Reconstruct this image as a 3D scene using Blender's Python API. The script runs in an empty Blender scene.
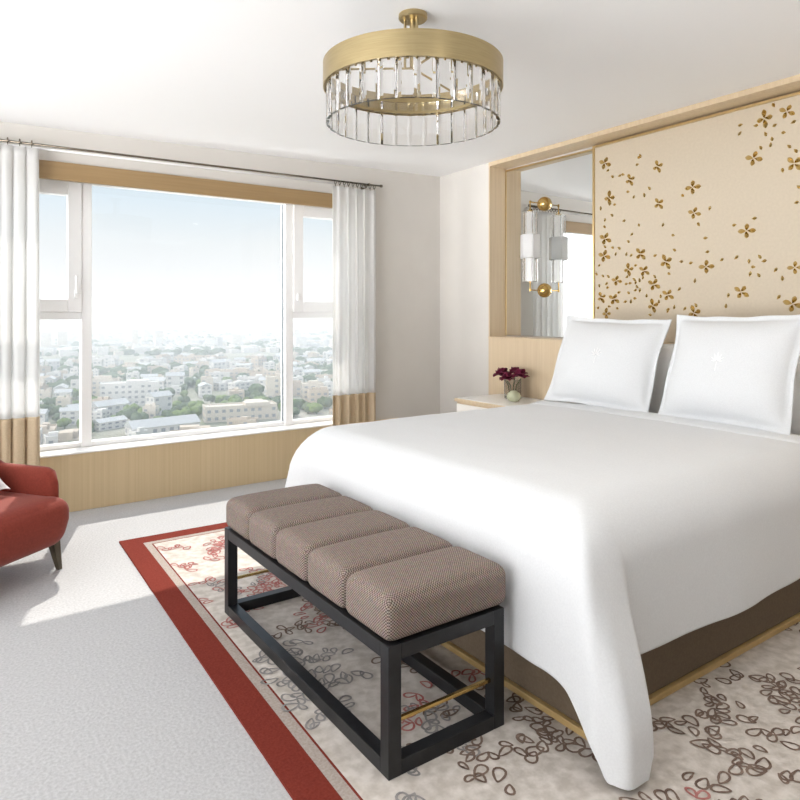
import bpy, bmesh, math, random
from mathutils import Vector, Matrix, noise as mnoise
random.seed(7)
PI = math.pi
SC = bpy.context.scene
COL = SC.collection

# ------------------------------------------------------------------ helpers
def tag(o, label=None, cat=None, group=None, kind=None):
    if label: o['label'] = label
    if cat: o['category'] = cat
    if group: o['group'] = group
    if kind: o['kind'] = kind
    return o

def empty(name, loc=(0, 0, 0), rz=0.0):
    o = bpy.data.objects.new(name, None)
    o.empty_display_size = 0.1
    o.location = loc
    o.rotation_euler = (0, 0, rz)
    COL.objects.link(o)
    return o

def build(name, bm, mats, parent=None, smooth=None, loc=None, rot=None, ang=40):
    me = bpy.data.meshes.new(name)
    bmesh.ops.recalc_face_normals(bm, faces=bm.faces)
    bm.to_mesh(me); bm.free()
    if not isinstance(mats, (list, tuple)): mats = [mats]
    for m in mats: me.materials.append(m)
    o = bpy.data.objects.new(name, me)
    COL.objects.link(o)
    if parent is not None: o.parent = parent
    if loc is not None: o.location = loc
    if rot is not None: o.rotation_euler = rot
    if smooth == 'all':
        me.polygons.foreach_set('use_smooth', [True] * len(me.polygons))
    elif smooth == 'angle':
        me.polygons.foreach_set('use_smooth', [True] * len(me.polygons))
        me.set_sharp_from_angle(angle=math.radians(ang))
    return o

def BM(): return bmesh.new()

def box(bm, x0, x1, y0, y1, z0, z1, bev=0.0, seg=2, mi=0):
    r = bmesh.ops.create_cube(bm, size=1.0)
    vs = r['verts']
    for v in vs:
        v.co = Vector(((x0 + x1) / 2 + v.co.x * (x1 - x0), (y0 + y1) / 2 + v.co.y * (y1 - y0), (z0 + z1) / 2 + v.co.z * (z1 - z0)))
    fs = set(f for v in vs for f in v.link_faces)
    for f in fs: f.material_index = mi
    if bev > 0:
        es = list(set(e for v in vs for e in v.link_edges))
        bmesh.ops.bevel(bm, geom=es, offset=bev, segments=seg, profile=0.5, affect='EDGES', material=mi)

def rbox(bm, c, size, r, cuts=14, crown=0.0, fn=None):
    """soft rounded box, optionally crowned on top"""
    before = set(bm.verts)
    res = bmesh.ops.create_cube(bm, size=2.0)
    es = list(set(e for v in res['verts'] for e in v.link_edges))
    bmesh.ops.subdivide_edges(bm, edges=es, cuts=cuts, use_grid_fill=True)
    vs = [v for v in bm.verts if v not in before]
    h = Vector(size) / 2
    for v in vs:
        # denser sampling near the edges
        u = Vector([math.sin(t * PI / 2) for t in v.co])
        p = Vector((u.x * h.x, u.y * h.y, u.z * h.z))
        q = Vector([max(-(h[i] - r), min(h[i] - r, p[i])) for i in range(3)])
        d = p - q
        if d.length > 1e-9:
            d = d.normalized() * r
        p = q + d
        if crown and u.z > 0:
            p.z += crown * (1 - u.x ** 4) * (1 - u.y ** 4) * u.z
        if fn: p = fn(p, u)
        v.co = Vector(c) + p

def tube(bm, pts, r, seg=10, caps=True, closed=False):
    pts = [Vector(p) for p in pts]
    n = len(pts)
    rs = r if isinstance(r, (list, tuple)) else [r] * n
    rings = []
    up = None
    for i, p in enumerate(pts):
        if closed:
            t = (pts[(i + 1) % n] - pts[i - 1])
        else:
            t = pts[min(i + 1, n - 1)] - pts[max(i - 1, 0)]
        t.normalize()
        if up is None:
            up = Vector((0, 0, 1)) if abs(t.z) < 0.9 else Vector((1, 0, 0))
        a = t.cross(up).normalized()
        b = a.cross(t).normalized()
        up = b
        rings.append([bm.verts.new(p + rs[i] * (math.cos(2 * PI * k / seg) * a + math.sin(2 * PI * k / seg) * b)) for k in range(seg)])
    m = n if closed else n - 1
    for i in range(m):
        A, B = rings[i], rings[(i + 1) % n]
        for k in range(seg):
            bm.faces.new((A[k], A[(k + 1) % seg], B[(k + 1) % seg], B[k]))
    if caps and not closed:
        bm.faces.new(rings[0][::-1]); bm.faces.new(rings[-1])

def lathe(bm, prof, c=(0, 0, 0), seg=32, axis='z', cap=True):
    rings = []
    def P(rad, h, a):
        x, y = rad * math.cos(a), rad * math.sin(a)
        if axis == 'z': return Vector((c[0] + x, c[1] + y, c[2] + h))
        if axis == 'x': return Vector((c[0] + h, c[1] + x, c[2] + y))
        return Vector((c[0] + x, c[1] + h, c[2] + y))
    for (rad, h) in prof:
        rings.append([bm.verts.new(P(max(rad, 1e-5), h, 2 * PI * k / seg)) for k in range(seg)])
    for A, B in zip(rings, rings[1:]):
        for k in range(seg):
            bm.faces.new((A[k], A[(k + 1) % seg], B[(k + 1) % seg], B[k]))
    if cap:
        bm.faces.new(rings[0][::-1]); bm.faces.new(rings[-1])

def grid(bm, nu, nv, fn):
    V = [[bm.verts.new(fn(i / (nu - 1), j / (nv - 1))) for j in range(nv)] for i in range(nu)]
    for i in range(nu - 1):
        for j in range(nv - 1):
            bm.faces.new((V[i][j], V[i + 1][j], V[i + 1][j + 1], V[i][j + 1]))
    return V

def lin(c):
    return tuple(((x / 255) / 12.92 if x / 255 <= 0.04045 else ((x / 255 + 0.055) / 1.055) ** 2.4) for x in c) + (1.0,)

# ------------------------------------------------------------------ materials
def newmat(name):
    m = bpy.data.materials.new(name); m.use_nodes = True
    nt = m.node_tree
    return m, nt, nt.nodes['Principled BSDF']

def mat(name, c, rough=0.5, metal=0.0, spec=0.5, **kw):
    m, nt, b = newmat(name)
    b.inputs['Base Color'].default_value = lin(c)
    b.inputs['Roughness'].default_value = rough
    b.inputs['Metallic'].default_value = metal
    b.inputs['Specular IOR Level'].default_value = spec
    for k, v in kw.items():
        b.inputs[k.replace('_', ' ')].default_value = v
    return m

def N(nt, typ, **kw):
    n = nt.nodes.new(typ)
    for k, v in kw.items(): setattr(n, k, v)
    return n

def noisy(name, c1, c2, scale=(1, 1, 1), nscale=10, detail=4, rough=0.6, bump=0.0, bdist=0.002, lo=0.3, hi=0.7, spec=0.4, metal=0.0, sheen=0.0, coord='Object'):
    """noise-mottled surface; grain when scale is stretched"""
    m, nt, b = newmat(name)
    tc = N(nt, 'ShaderNodeTexCoord'); mp = N(nt, 'ShaderNodeMapping'); no = N(nt, 'ShaderNodeTexNoise'); cr = N(nt, 'ShaderNodeValToRGB')
    mp.inputs['Scale'].default_value = scale
    no.inputs['Scale'].default_value = nscale; no.inputs['Detail'].default_value = detail
    nt.links.new(tc.outputs[coord], mp.inputs['Vector']); nt.links.new(mp.outputs[0], no.inputs['Vector'])
    nt.links.new(no.outputs['Fac'], cr.inputs['Fac']); nt.links.new(cr.outputs[0], b.inputs['Base Color'])
    cr.color_ramp.elements[0].position = lo; cr.color_ramp.elements[0].color = lin(c1)
    cr.color_ramp.elements[1].position = hi; cr.color_ramp.elements[1].color = lin(c2)
    b.inputs['Roughness'].default_value = rough; b.inputs['Specular IOR Level'].default_value = spec; b.inputs['Metallic'].default_value = metal
    if sheen:
        b.inputs['Sheen Weight'].default_value = sheen; b.inputs['Sheen Roughness'].default_value = 0.4
    if bump:
        bp = N(nt, 'ShaderNodeBump'); bp.inputs['Strength'].default_value = bump; bp.inputs['Distance'].default_value = bdist
        nt.links.new(no.outputs['Fac'], bp.inputs['Height']); nt.links.new(bp.outputs[0], b.inputs['Normal'])
    return m

M = {}
M['wall'] = noisy('painted_wall', (213, 209, 203), (217, 213, 207), nscale=3, rough=0.85, spec=0.2)
M['ceiling'] = mat('ceiling_paint', (248, 248, 248), 0.9, spec=0.1)
M['carpet'] = noisy('carpet', (176, 176, 177), (198, 198, 199), nscale=90, detail=8, rough=0.95, bump=0.5, bdist=0.004, lo=0.3, hi=0.7, spec=0.1)
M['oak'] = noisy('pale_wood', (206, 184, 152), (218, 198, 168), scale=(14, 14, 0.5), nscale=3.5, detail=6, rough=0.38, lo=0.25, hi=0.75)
M['oak_h_shaded'] = noisy('shaded_wood_level_grain', (148, 121, 84), (162, 135, 97), scale=(0.5, 14, 14), nscale=3.5, detail=6, rough=0.38, lo=0.25, hi=0.75)  # pale wood darkened to put the header's shade into its colour
M['ribbed'] = noisy('window_panel_wood', (200, 178, 140), (214, 193, 156), scale=(30, 30, 0.25), nscale=3, detail=6, rough=0.35, lo=0.2, hi=0.8)
M['upvc'] = mat('white_window_frame', (248, 248, 248), 0.3)
M['sill'] = mat('white_stone_sill', (246, 245, 242), 0.3)
M['black_gasket'] = mat('dark_gasket', (70, 80, 88), 0.5)
M['brass'] = noisy('brushed_brass', (176, 158, 118), (188, 170, 130), scale=(1, 1, 30), nscale=8, rough=0.36, metal=1.0)
M['brass_polished'] = mat('polished_brass', (206, 174, 110), 0.18, 1.0)
M['brass_leaf'] = mat('antique_brass', (208, 182, 120), 0.2, 1.0)
M['brass_trim'] = mat('brass_trim', (214, 190, 142), 0.3, 1.0)
M['steel'] = mat('dark_nickel_rod', (120, 112, 100), 0.25, 1.0)
M['linen'] = noisy('white_cotton', (219, 221, 223), (225, 227, 229), nscale=160, detail=3, rough=0.85, bump=0.05, bdist=0.001, spec=0.2, sheen=0.15)
M['linen_grey'] = noisy('white_cotton_undersheet', (238, 238, 238), (242, 242, 242), nscale=160, rough=0.85, spec=0.2)
M['thread'] = mat('white_embroidery', (250, 250, 250), 0.7, spec=0.2)
M['taupe'] = noisy('taupe_upholstery', (108, 94, 78), (118, 103, 86), nscale=140, rough=0.8, bump=0.1, bdist=0.001, spec=0.3)
M['plinth'] = noisy('plinth_brass_wood', (186, 156, 104), (196, 167, 116), nscale=20, rough=0.4)
M['black_wood'] = noisy('black_stained_wood', (24, 25, 27), (34, 35, 38), scale=(1, 1, 1), nscale=30, rough=0.35)
M['leg_wood'] = noisy('grey_brown_leg_wood', (70, 62, 48), (92, 82, 64), scale=(12, 12, 1), nscale=4, rough=0.4)
M['velvet'] = noisy('brick_red_velvet', (128, 54, 42), (140, 61, 48), nscale=90, rough=0.75, spec=0.2, sheen=0.2)
M['curtain_beige'] = noisy('beige_curtain_band', (194, 174, 144), (204, 184, 154), nscale=120, rough=0.6, spec=0.4)
M['rug_red'] = noisy('rug_red', (112, 46, 37), (128, 56, 45), nscale=120, detail=5, rough=0.95, bump=0.5, bdist=0.003, spec=0.1)
M['rug_grey'] = noisy('rug_grey', (160, 148, 140), (182, 171, 163), nscale=120, rough=0.95, bump=0.5, bdist=0.003, spec=0.1)
M['rug_field'] = noisy('rug_cream_field', (188, 180, 171), (214, 207, 200), nscale=26, detail=8, rough=0.95, bump=0.5, bdist=0.003, lo=0.35, hi=0.65, spec=0.1)
M['panel_fabric'] = noisy('beige_panel_leather', (200, 187, 166), (205, 192, 171), nscale=60, rough=0.5, spec=0.35)
M['flower'] = noisy('burgundy_petal', (78, 8, 34), (124, 26, 66), nscale=30, rough=0.55)
M['stem'] = mat('green_stem', (70, 92, 48), 0.5)
M['celadon'] = noisy('celadon_glaze', (178, 180, 150), (204, 206, 180), nscale=9, rough=0.2)
M['cushion_grey'] = noisy('pale_grey_linen', (206, 206, 210), (222, 222, 224), nscale=120, rough=0.85)
M['drawer_white'] = mat('white_lacquer', (238, 235, 230), 0.3)

def sheer_mat():
    m, nt, b = newmat('white_sheer')
    out = nt.nodes['Material Output']
    d = N(nt, 'ShaderNodeBsdfDiffuse'); t = N(nt, 'ShaderNodeBsdfTranslucent'); tr = N(nt, 'ShaderNodeBsdfTransparent')
    d.inputs[0].default_value = lin((240, 240, 239)); t.inputs[0].default_value = lin((240, 240, 239))
    m1 = N(nt, 'ShaderNodeMixShader'); m1.inputs[0].default_value = 0.55
    m2 = N(nt, 'ShaderNodeMixShader'); m2.inputs[0].default_value = 0.06
    nt.links.new(d.outputs[0], m1.inputs[1]); nt.links.new(t.outputs[0], m1.inputs[2])
    nt.links.new(m1.outputs[0], m2.inputs[1]); nt.links.new(tr.outputs[0], m2.inputs[2])
    nt.links.new(m2.outputs[0], out.inputs['Surface'])
    return m
M['sheer'] = sheer_mat()

def pane_mat(name, gl=0.04, tint=(1, 1, 1, 1)):
    m, nt, b = newmat(name)
    out = nt.nodes['Material Output']
    g = N(nt, 'ShaderNodeBsdfGlossy'); g.inputs['Roughness'].default_value = 0.02
    t = N(nt, 'ShaderNodeBsdfTransparent'); t.inputs[0].default_value = tint
    x = N(nt, 'ShaderNodeMixShader'); x.inputs[0].default_value = gl
    nt.links.new(t.outputs[0], x.inputs[1]); nt.links.new(g.outputs[0], x.inputs[2]); nt.links.new(x.outputs[0], out.inputs['Surface'])
    return m
M['pane'] = pane_mat('window_glass', 0.03)
def glass_mat(name, c, rough=0.0, ior=1.45):
    m, nt, b = newmat(name)
    b.inputs['Base Color'].default_value = c; b.inputs['Transmission Weight'].default_value = 1.0
    b.inputs['Roughness'].default_value = rough; b.inputs['IOR'].default_value = ior
    return m
M['crystal'] = glass_mat('crystal', (0.97, 0.97, 0.97, 1), 0.0, 1.5)
def frost_mat():
    m, nt, b = newmat('frosted_glass'); out = nt.nodes['Material Output']
    t = N(nt, 'ShaderNodeBsdfTranslucent'); t.inputs[0].default_value = lin((246, 246, 246))
    x = N(nt, 'ShaderNodeMixShader'); x.inputs[0].default_value = .45
    b.inputs['Base Color'].default_value = lin((244, 244, 244)); b.inputs['Roughness'].default_value = .3
    nt.links.new(b.outputs[0], x.inputs[1]); nt.links.new(t.outputs[0], x.inputs[2]); nt.links.new(x.outputs[0], out.inputs['Surface'])
    return m
M['frost'] = frost_mat()
M['lamp_tube'] = mat('lit_lamp_tube', (245, 244, 240), .4)
M['lamp_tube'].node_tree.nodes['Principled BSDF'].inputs['Emission Color'].default_value = (1, .95, .88, 1)
M['lamp_tube'].node_tree.nodes['Principled BSDF'].inputs['Emission Strength'].default_value = .5
M['vase_glass'] = glass_mat('smoky_glass', (0.72, 0.71, 0.70, 1), 0.08, 1.3)
M['mirror'] = mat('mirror_silver', (236, 238, 238), 0.0, 1.0)

def weave_mat():
    m, nt, b = newmat('brown_woven_fabric')
    tc = N(nt, 'ShaderNodeTexCoord')
    mp = N(nt, 'ShaderNodeMapping'); mp.inputs['Scale'].default_value = (1, 1, 1)
    uv = N(nt, 'ShaderNodeUVMap'); uv.uv_map = 'weave'
    ck = N(nt, 'ShaderNodeTexChecker'); ck.inputs['Scale'].default_value = 215
    ck.inputs['Color1'].default_value = lin((158, 141, 130)); ck.inputs['Color2'].default_value = lin((88, 72, 63))
    nt.links.new(uv.outputs[0], ck.inputs['Vector'])
    nz = N(nt, 'ShaderNodeTexNoise'); nz.inputs['Scale'].default_value = 70; nz.inputs['Detail'].default_value = 5
    mx = N(nt, 'ShaderNodeMix', data_type='RGBA'); mx.blend_type = 'OVERLAY'; mx.inputs[0].default_value = 0.35
    bp = N(nt, 'ShaderNodeBump'); bp.inputs['Strength'].default_value = 0.35; bp.inputs['Distance'].default_value = 0.002
    nt.links.new(tc.outputs['Object'], mp.inputs[0]); nt.links.new(mp.outputs[0], nz.inputs['Vector'])
    nt.links.new(ck.outputs['Color'], mx.inputs[6]); nt.links.new(nz.outputs['Color'], mx.inputs[7])
    hs = N(nt, 'ShaderNodeHueSaturation'); hs.inputs['Saturation'].default_value = 0.85
    nt.links.new(mx.outputs[2], hs.inputs['Color']); nt.links.new(hs.outputs[0], b.inputs['Base Color'])
    nt.links.new(ck.outputs['Fac'], bp.inputs['Height']); nt.links.new(bp.outputs[0], b.inputs['Normal'])
    b.inputs['Roughness'].default_value = 0.85; b.inputs['Specular IOR Level'].default_value = 0.2
    return m
M['weave'] = weave_mat()

def motif_mat(name, c1, c2):
    return noisy(name, c1, c2, nscale=25, rough=0.95, spec=0.1)
M['motif_red'] = motif_mat('rug_motif_red', (166, 98, 94), (186, 136, 130))
M['motif_grey'] = motif_mat('rug_motif_grey', (128, 125, 124), (160, 156, 154))
M['motif_brown'] = motif_mat('rug_motif_brown', (110, 92, 83), (138, 120, 108))

# ------------------------------------------------------------------ dimensions (metres)
EYE = 1.40
WY = 5.15          # inner face of the window wall
RX = 4.10          # inner face of the headboard wall
LX, BY = -2.6, -2.6
CZ = 2.735
WX0, WX1 = 0.16, 3.14   # window opening
SZ, HZ = 0.415, 2.315   # sill and head heights
HO = 2.40           # top of the opening behind the wooden header
GY = 5.33               # plane of the window frame

# ------------------------------------------------------------------ room shell
bm = BM(); box(bm, LX - .3, 4.6, BY - .3, 5.6, -.12, 0)
tag(build('floor', bm, M['carpet']), kind='structure')
bm = BM(); box(bm, LX - .3, 4.6, BY - .3, 5.6, 0, .15)
def CEIL(x, y): return CZ + .018 * (x - RX) - .011 * (y - WY)
for v in bm.verts: v.co.z += CEIL(v.co.x, v.co.y)
tag(build('ceiling', bm, M['ceiling']), kind='structure')
bm = BM()
box(bm, LX - .3, WX0, WY, 5.5, 0, CZ); box(bm, WX1, 4.6, WY, 5.5, 0, CZ + .01)
box(bm, WX0, WX1, WY, 5.375, HO, CZ); box(bm, WX0, WX1, WY + .012, 5.5, 0, SZ - .012)
tag(build('wall_back', bm, M['wall']), kind='structure')
NY0, NY1, NX, NZ = 0.36, 4.42, 4.30, 2.70
bm = BM()
box(bm, RX, 4.6, NY1 + .012, WY, 0, CZ + .01); box(bm, RX, 4.6, BY - .3, NY0 - .012, 0, CZ + .1)
box(bm, NX, 4.6, NY0 - .012, NY1 + .012, 0, CZ + .05)
tag(build('wall_right', bm, M['wall']), kind='structure')
bm = BM()
box(bm, LX - .3, LX, BY, WY, 0, .12); box(bm, LX - .3, LX, BY, WY, 2.62, CZ)
box(bm, LX - .3, LX, BY, -.6, .12, 2.62); box(bm, LX - .3, LX, 4.6, WY, .12, 2.62)  # gap left for the added window
tag(build('wall_left', bm, M['wall']), kind='structure')
bm = BM(); box(bm, LX - .3, 4.6, BY - .3, BY, 0, CZ)
tag(build('wall_front', bm, M['wall']), kind='structure')

# unseen window added on the left, behind the camera's shoulder, to brighten the room
w2 = tag(empty('added_window', (LX - .15, 2.0, .12)), kind='structure')
bm = BM()
for y in (-2.6, -.9, .84, 2.54): box(bm, -.03, .03, y, y + .06, 0, 2.5)
box(bm, -.03, .03, -2.6, 2.6, 0, .06); box(bm, -.03, .03, -2.6, 2.6, 2.44, 2.5)
build('window_frame', bm, M['upvc'], w2)

# trims
bm = BM(); box(bm, WX0 - .45, WX1 + .45, WY - .022, WY + .012, 0.0, SZ - .012, .003)
tag(build('trim_1', bm, M['ribbed']), kind='structure')
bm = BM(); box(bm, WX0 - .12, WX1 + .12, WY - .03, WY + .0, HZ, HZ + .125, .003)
tag(build('trim_2', bm, M['oak_h_shaded']), kind='structure')
bm = BM()
box(bm, RX - .012, NX, NY1, NY1 + .012, 1.18, CEIL(RX, NY1) - .002)       # niche reveals
box(bm, RX - .012, NX, NY0 - .012, NY0, 1.18, CEIL(RX, NY0) - .002)
before = set(bm.verts)
box(bm, RX - .012, NX, NY0, NY1, 0, .035)
for v in bm.verts:
    if v not in before: v.co.z += CEIL(RX, v.co.y) - .036
tag(build('trim_3', bm, M['oak']), kind='structure')
bm = BM()
box(bm, RX - .012, NX, NY0 - .012, NY1 + .012, 0, 1.165)
box(bm, RX - .016, NX, NY0 - .012, NY1 + .012, 1.165, 1.18)
tag(build('trim_4', bm, M['oak']), kind='structure')
bm = BM(); box(bm, 4.275, NX, NY0, 1.36, 1.18, 2.73)
tag(build('trim_5', bm, M['oak']), kind='structure')

# ------------------------------------------------------------------ window_1
w1 = tag(empty('window_1', ((WX0 + WX1) / 2, GY, SZ)), kind='structure')
ox, oy, oz = (WX0 + WX1) / 2, GY, SZ
def wbox(bm, x0, x1, y0, y1, z0, z1, bev=.004):
    box(bm, x0 - ox, x1 - ox, y0 - oy, y1 - oy, z0 - oz, z1 - oz, bev)
bm = BM(); wbox(bm, WX0, WX1, WY - .03, 5.5, SZ - .012, SZ, .002)
build('window_sill', bm, M['sill'], w1)
FT = 2.335
bm = BM()
wbox(bm, WX0, WX1, GY - .03, GY + .02, FT, HO); wbox(bm, WX0, WX1, GY - .03, GY + .04, SZ, SZ + .035)
wbox(bm, WX0, WX0 + .05, GY - .03, GY + .04, SZ, FT); wbox(bm, WX1 - .05, WX1, GY - .03, GY + .04, SZ, FT)
build('window_frame', bm, M['upvc'], w1)
MU = ((.885, .955), (2.50, 2.575))
for (a, b_) in MU:
    bm = BM(); wbox(bm, a, b_, GY - .045, GY + .05, SZ, FT, .006)
    build('mullion', bm, M['upvc'], w1)
bm = BM(); wbox(bm, 2.494, 2.5, GY - .008, GY + .010, SZ + .035, FT, .001)
build('gasket', bm, M['black_gasket'], w1)
for (a, b_) in ((WX0 + .05, .885), (2.575, WX1 - .05)):
    bm = BM(); wbox(bm, a, b_, GY - .035, GY + .04, 1.345, 1.40); build('transom', bm, M['upvc'], w1)
    bm = BM()
    s = .090; st = FT - 2.24
    wbox(bm, a, a + s, GY - .06, GY + .02, 1.40, FT); wbox(bm, b_ - s, b_, GY - .06, GY + .02, 1.40, FT)
    wbox(bm, a + s, b_ - s, GY - .06, GY + .02, 1.40, 1.40 + s); wbox(bm, a + s, b_ - s, GY - .06, GY + .02, FT - st, FT)
    cs = build('casement', bm, M['upvc'], w1)
    hx = b_ - .04 if a < 1 else a + .04
    bm = BM(); wbox(bm, hx - .012, hx + .012, GY - .078, GY - .06, 1.50, 1.56); 
    if a < 1: tube(bm, [(hx - ox, -.078, 1.54 - oz), (hx - ox, -.1, 1.54 - oz), (hx - ox, -.1, 1.66 - oz)], .009, 8)
    else: wbox(bm, hx - .008, hx + .008, GY - .07, GY - .06, 1.5, 1.56)
    build('window_handle', bm, M['upvc'], cs)
    bm = BM(); wbox(bm, a + s, b_ - s, GY - .022, GY - .016, 1.40 + s, FT - st, 0); build('pane', bm, M['pane'], w1)
    bm = BM(); wbox(bm, a, b_, GY - .003, GY + .003, SZ + .035, 1.345, 0); build('pane', bm, M['pane'], w1)
bm = BM(); wbox(bm, .955, 2.495, GY - .003, GY + .003, SZ + .035, FT, 0); build('pane', bm, M['pane'], w1)

# ------------------------------------------------------------------ curtain rod and curtains
RY, RZ = 5.04, 2.53
rod = tag(empty('curtain_rod', (1.7, RY, RZ + .0)), 'thin dark metal double curtain rod running above the whole window', 'curtain rod')
bm = BM(); tube(bm, [(-1.95, 0, 0), (1.62, 0, 0)], .008, 10); build('rod', bm, M['steel'], rod, 'all')
bm = BM(); tube(bm, [(-1.95, .055, -.012), (1.60, .055, -.012)], .007, 10); tag(build('rod', bm, M['upvc'], rod, 'all'), 'rear rod coloured white as the highlight under the dark rod')  # white colour stands in for the highlight along the rod
rod.rotation_euler = (0, -.008, 0)
bm = BM(); lathe(bm, [(.008, 0), (.013, .004), (.013, .02), (.006, .026)], (1.62, 0, 0), 14, 'x'); build('finial', bm, M['steel'], rod, 'angle')
for x in (-1.36, 1.50):
    bm = BM(); box(bm, x - .006, x + .006, -.012, .11, -.012, .012, .002); box(bm, x - .02, x + .02, .10, .11, -.03, .03, .002)
    build('rod_bracket', bm, M['steel'], rod)

def curtain(x0, x1, label, seed, hemz, folds):
    cx = (x0 + x1) / 2
    c = tag(empty('curtain', (cx, RY, 0.0)), label, 'curtain', 'pair of white curtains with beige lower bands')
    rnd = random.Random(seed)
    ph = [rnd.uniform(0, 6.28) for _ in range(4)]
    def wave(u, z):
        t = z / 2.5
        k = u * folds * 2 * PI
        amp = .016 * (0.25 + 0.75 * (1 - t) ** .6) + .004
        y = amp * (math.sin(k + .4 * math.sin(2.1 * u * PI + ph[0])) + .18 * math.sin(2.3 * k + ph[1]))
        xx = (x1 - x0) * (u - .5) + .012 * math.sin(k * 1.0 + ph[2]) + .012 * (1 - t) * math.sin(3 * u * PI + ph[3])
        return xx, y
    for nm, za, zb, m in (('curtain_panel', hemz, RZ - .035, M['sheer']), ('curtain_band', .004, hemz, M['curtain_beige'])):
        bm = BM()
        def f(u, v):
            z = za + (zb - za) * v
            x, y = wave(u, z)
            return Vector((x, y, z))
        grid(bm, 150, 30, f)
        o = build(nm, bm, m, c, 'all')
        so = o.modifiers.new('thick', 'SOLIDIFY'); so.thickness = .003 if nm == 'curtain_band' else .0015; so.offset = 0
    n = 10
    for i in range(n):
        bm = BM(); xx = (x1 - x0) * ((i + .5) / n - .5)
        pts = [(xx, .016 * math.cos(a), -.004 + .016 * math.sin(a)) for a in [2 * PI * k / 14 for k in range(14)]]
        tube(bm, pts, .004, 6, closed=True)
        box(bm, xx - .002, xx + .002, -.002, .002, -.04, -.018)
        build('curtain_ring', bm, M['steel'], c, 'all', loc=(0, 0, RZ))
    return c
curtain(-.12, .575, 'white curtain with beige band hanging left of the window by the red armchair', 3, .70, 9)
curtain(2.835, 3.28, 'white curtain with beige band hanging between the window and the bed', 11, .675, 5)

# ------------------------------------------------------------------ rug
RZT = .010
RGX0, RGX1, RGY0, RGY1 = .925, 3.98, -.55, 4.28
rug = tag(empty('rug', ((RGX0 + RGX1) / 2, (RGY0 + RGY1) / 2, 0)), 'large cream rug with red border and scattered floral outlines under the bed', 'rug')
rcx, rcy = (RGX0 + RGX1) / 2, (RGY0 + RGY1) / 2
rug.rotation_euler = (0, 0, math.radians(-1.8))
_c = Matrix.Rotation(math.radians(-1.8), 3, 'Z') @ Vector((RGX0 - rcx, RGY1 - rcy, 0))
rug.location = (RGX0 - _c.x, RGY1 - _c.y, 0)
def ring(bm, a, b, z):
    x0, x1, y0, y1 = RGX0 - rcx, RGX1 - rcx, RGY0 - rcy, RGY1 - rcy
    box(bm, x0 + a, x0 + b, y0 + a, y1 - a, 0, z); box(bm, x1 - b, x1 - a, y0 + a, y1 - a, 0, z)
    box(bm, x0 + b, x1 - b, y0 + a, y0 + b, 0, z); box(bm, x0 + b, x1 - b, y1 - b, y1 - a, 0, z)
bm = BM(); ring(bm, 0, .115, RZT); build('border', bm, M['rug_red'], rug)
bm = BM(); ring(bm, .115, .155, RZT); build('inner_border', bm, M['rug_grey'], rug)
bm = BM(); ring(bm, .155, .163, RZT); build('border_line', bm, M['rug_red'], rug)
bm = BM(); box(bm, RGX0 - rcx + .163, RGX1 - rcx - .163, RGY0 - rcy + .163, RGY1 - rcy - .163, 0, RZT); build('field', bm, M['rug_field'], rug)
# floral outlines: ribbons of pile a little proud of the field
rr = random.Random(21)
def loop(bm, x, y, ang, L, W, wd, mi):
    n = 14
    pin, pout = [], []
    ca, sa = math.cos(ang), math.sin(ang)
    wob = rr.uniform(-.3, .3)
    for k in range(n):
        t = 2 * PI * k / n
        px = L * .5 * (1 - math.cos(t)); py = W * .5 * math.sin(t) * (0.35 + .65 * (px / L)) * 1.5 + wob * px * px / L
        pin.append((px, py))
    cxm = sum(p[0] for p in pin) / n; cym = sum(p[1] for p in pin) / n
    vi, vo = [], []
    zj = RZT + .0012 + rr.uniform(0, .0012)
    for (px, py) in pin:
        d = math.hypot(px - cxm, py - cym) or 1e-6
        for lst, s in ((vi, max(0, 1 - wd / d * .5)), (vo, 1 + wd / d * .5)):
            qx, qy = cxm + (px - cxm) * s, cym + (py - cym) * s
            lst.append(bm.verts.new((x + qx * ca - qy * sa - rcx, y + qx * sa + qy * ca - rcy, zj)))
    for k in range(n):
        f = bm.faces.new((vi[k], vi[(k + 1) % n], vo[(k + 1) % n], vo[k])); f.material_index = mi
bm = BM()
laid = []
def cluster(x, y, mi, nb, spread):
    hx, hy, a = x, y, rr.uniform(0, 6.28)
    for i in range(nb):
        a += rr.uniform(-.9, .9)
        hx += math.cos(a) * spread; hy += math.sin(a) * spread
        for k in range(rr.choice((1, 1, 2))):
            aa = a + rr.uniform(-1.6, 1.6)
            L = rr.uniform(.035, .062)
            if any((hx - q[0]) ** 2 + (hy - q[1]) ** 2 < (.030) ** 2 and abs(math.sin((aa - q[2]) / 2)) < .45 for q in laid[-260:]): continue
            if RGX0 + .19 < hx < RGX1 - .27 and RGY0 + .27 < hy < RGY1 - .27:
                laid.append((hx, hy, aa)); loop(bm, hx, hy, aa, L, L * rr.uniform(.4, .65), .0088, mi)
def zone(x, y):
    r = rr.random()
    if y > 2.75 and x < 1.75: return 0 if r < .85 else 1
    if x < 1.45 and y < 2.7: return 1 if r < .8 else 2
    if y > 1.9 and x > 1.3: return 0 if r < .5 else 2
    return 2 if r < .93 else 0
gx = RGX0 + .25
while gx < RGX1 - .2:
    gy = RGY0 + .25
    while gy < RGY1 - .2:
        x, y = gx + rr.uniform(-.1, .1), gy + rr.uniform(-.1, .1)
        if mnoise.noise(Vector((x * 1.7, y * 1.7, 3.1))) > -.42 and not (x > 1.9 and 1.6 < y < 3.2):
            cluster(x, y, zone(x, y), rr.randint(5, 9), .036)
        gy += .17
    gx += .17
build('motif', bm, [M['motif_red'], M['motif_grey'], M['motif_brown']], rug)

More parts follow.
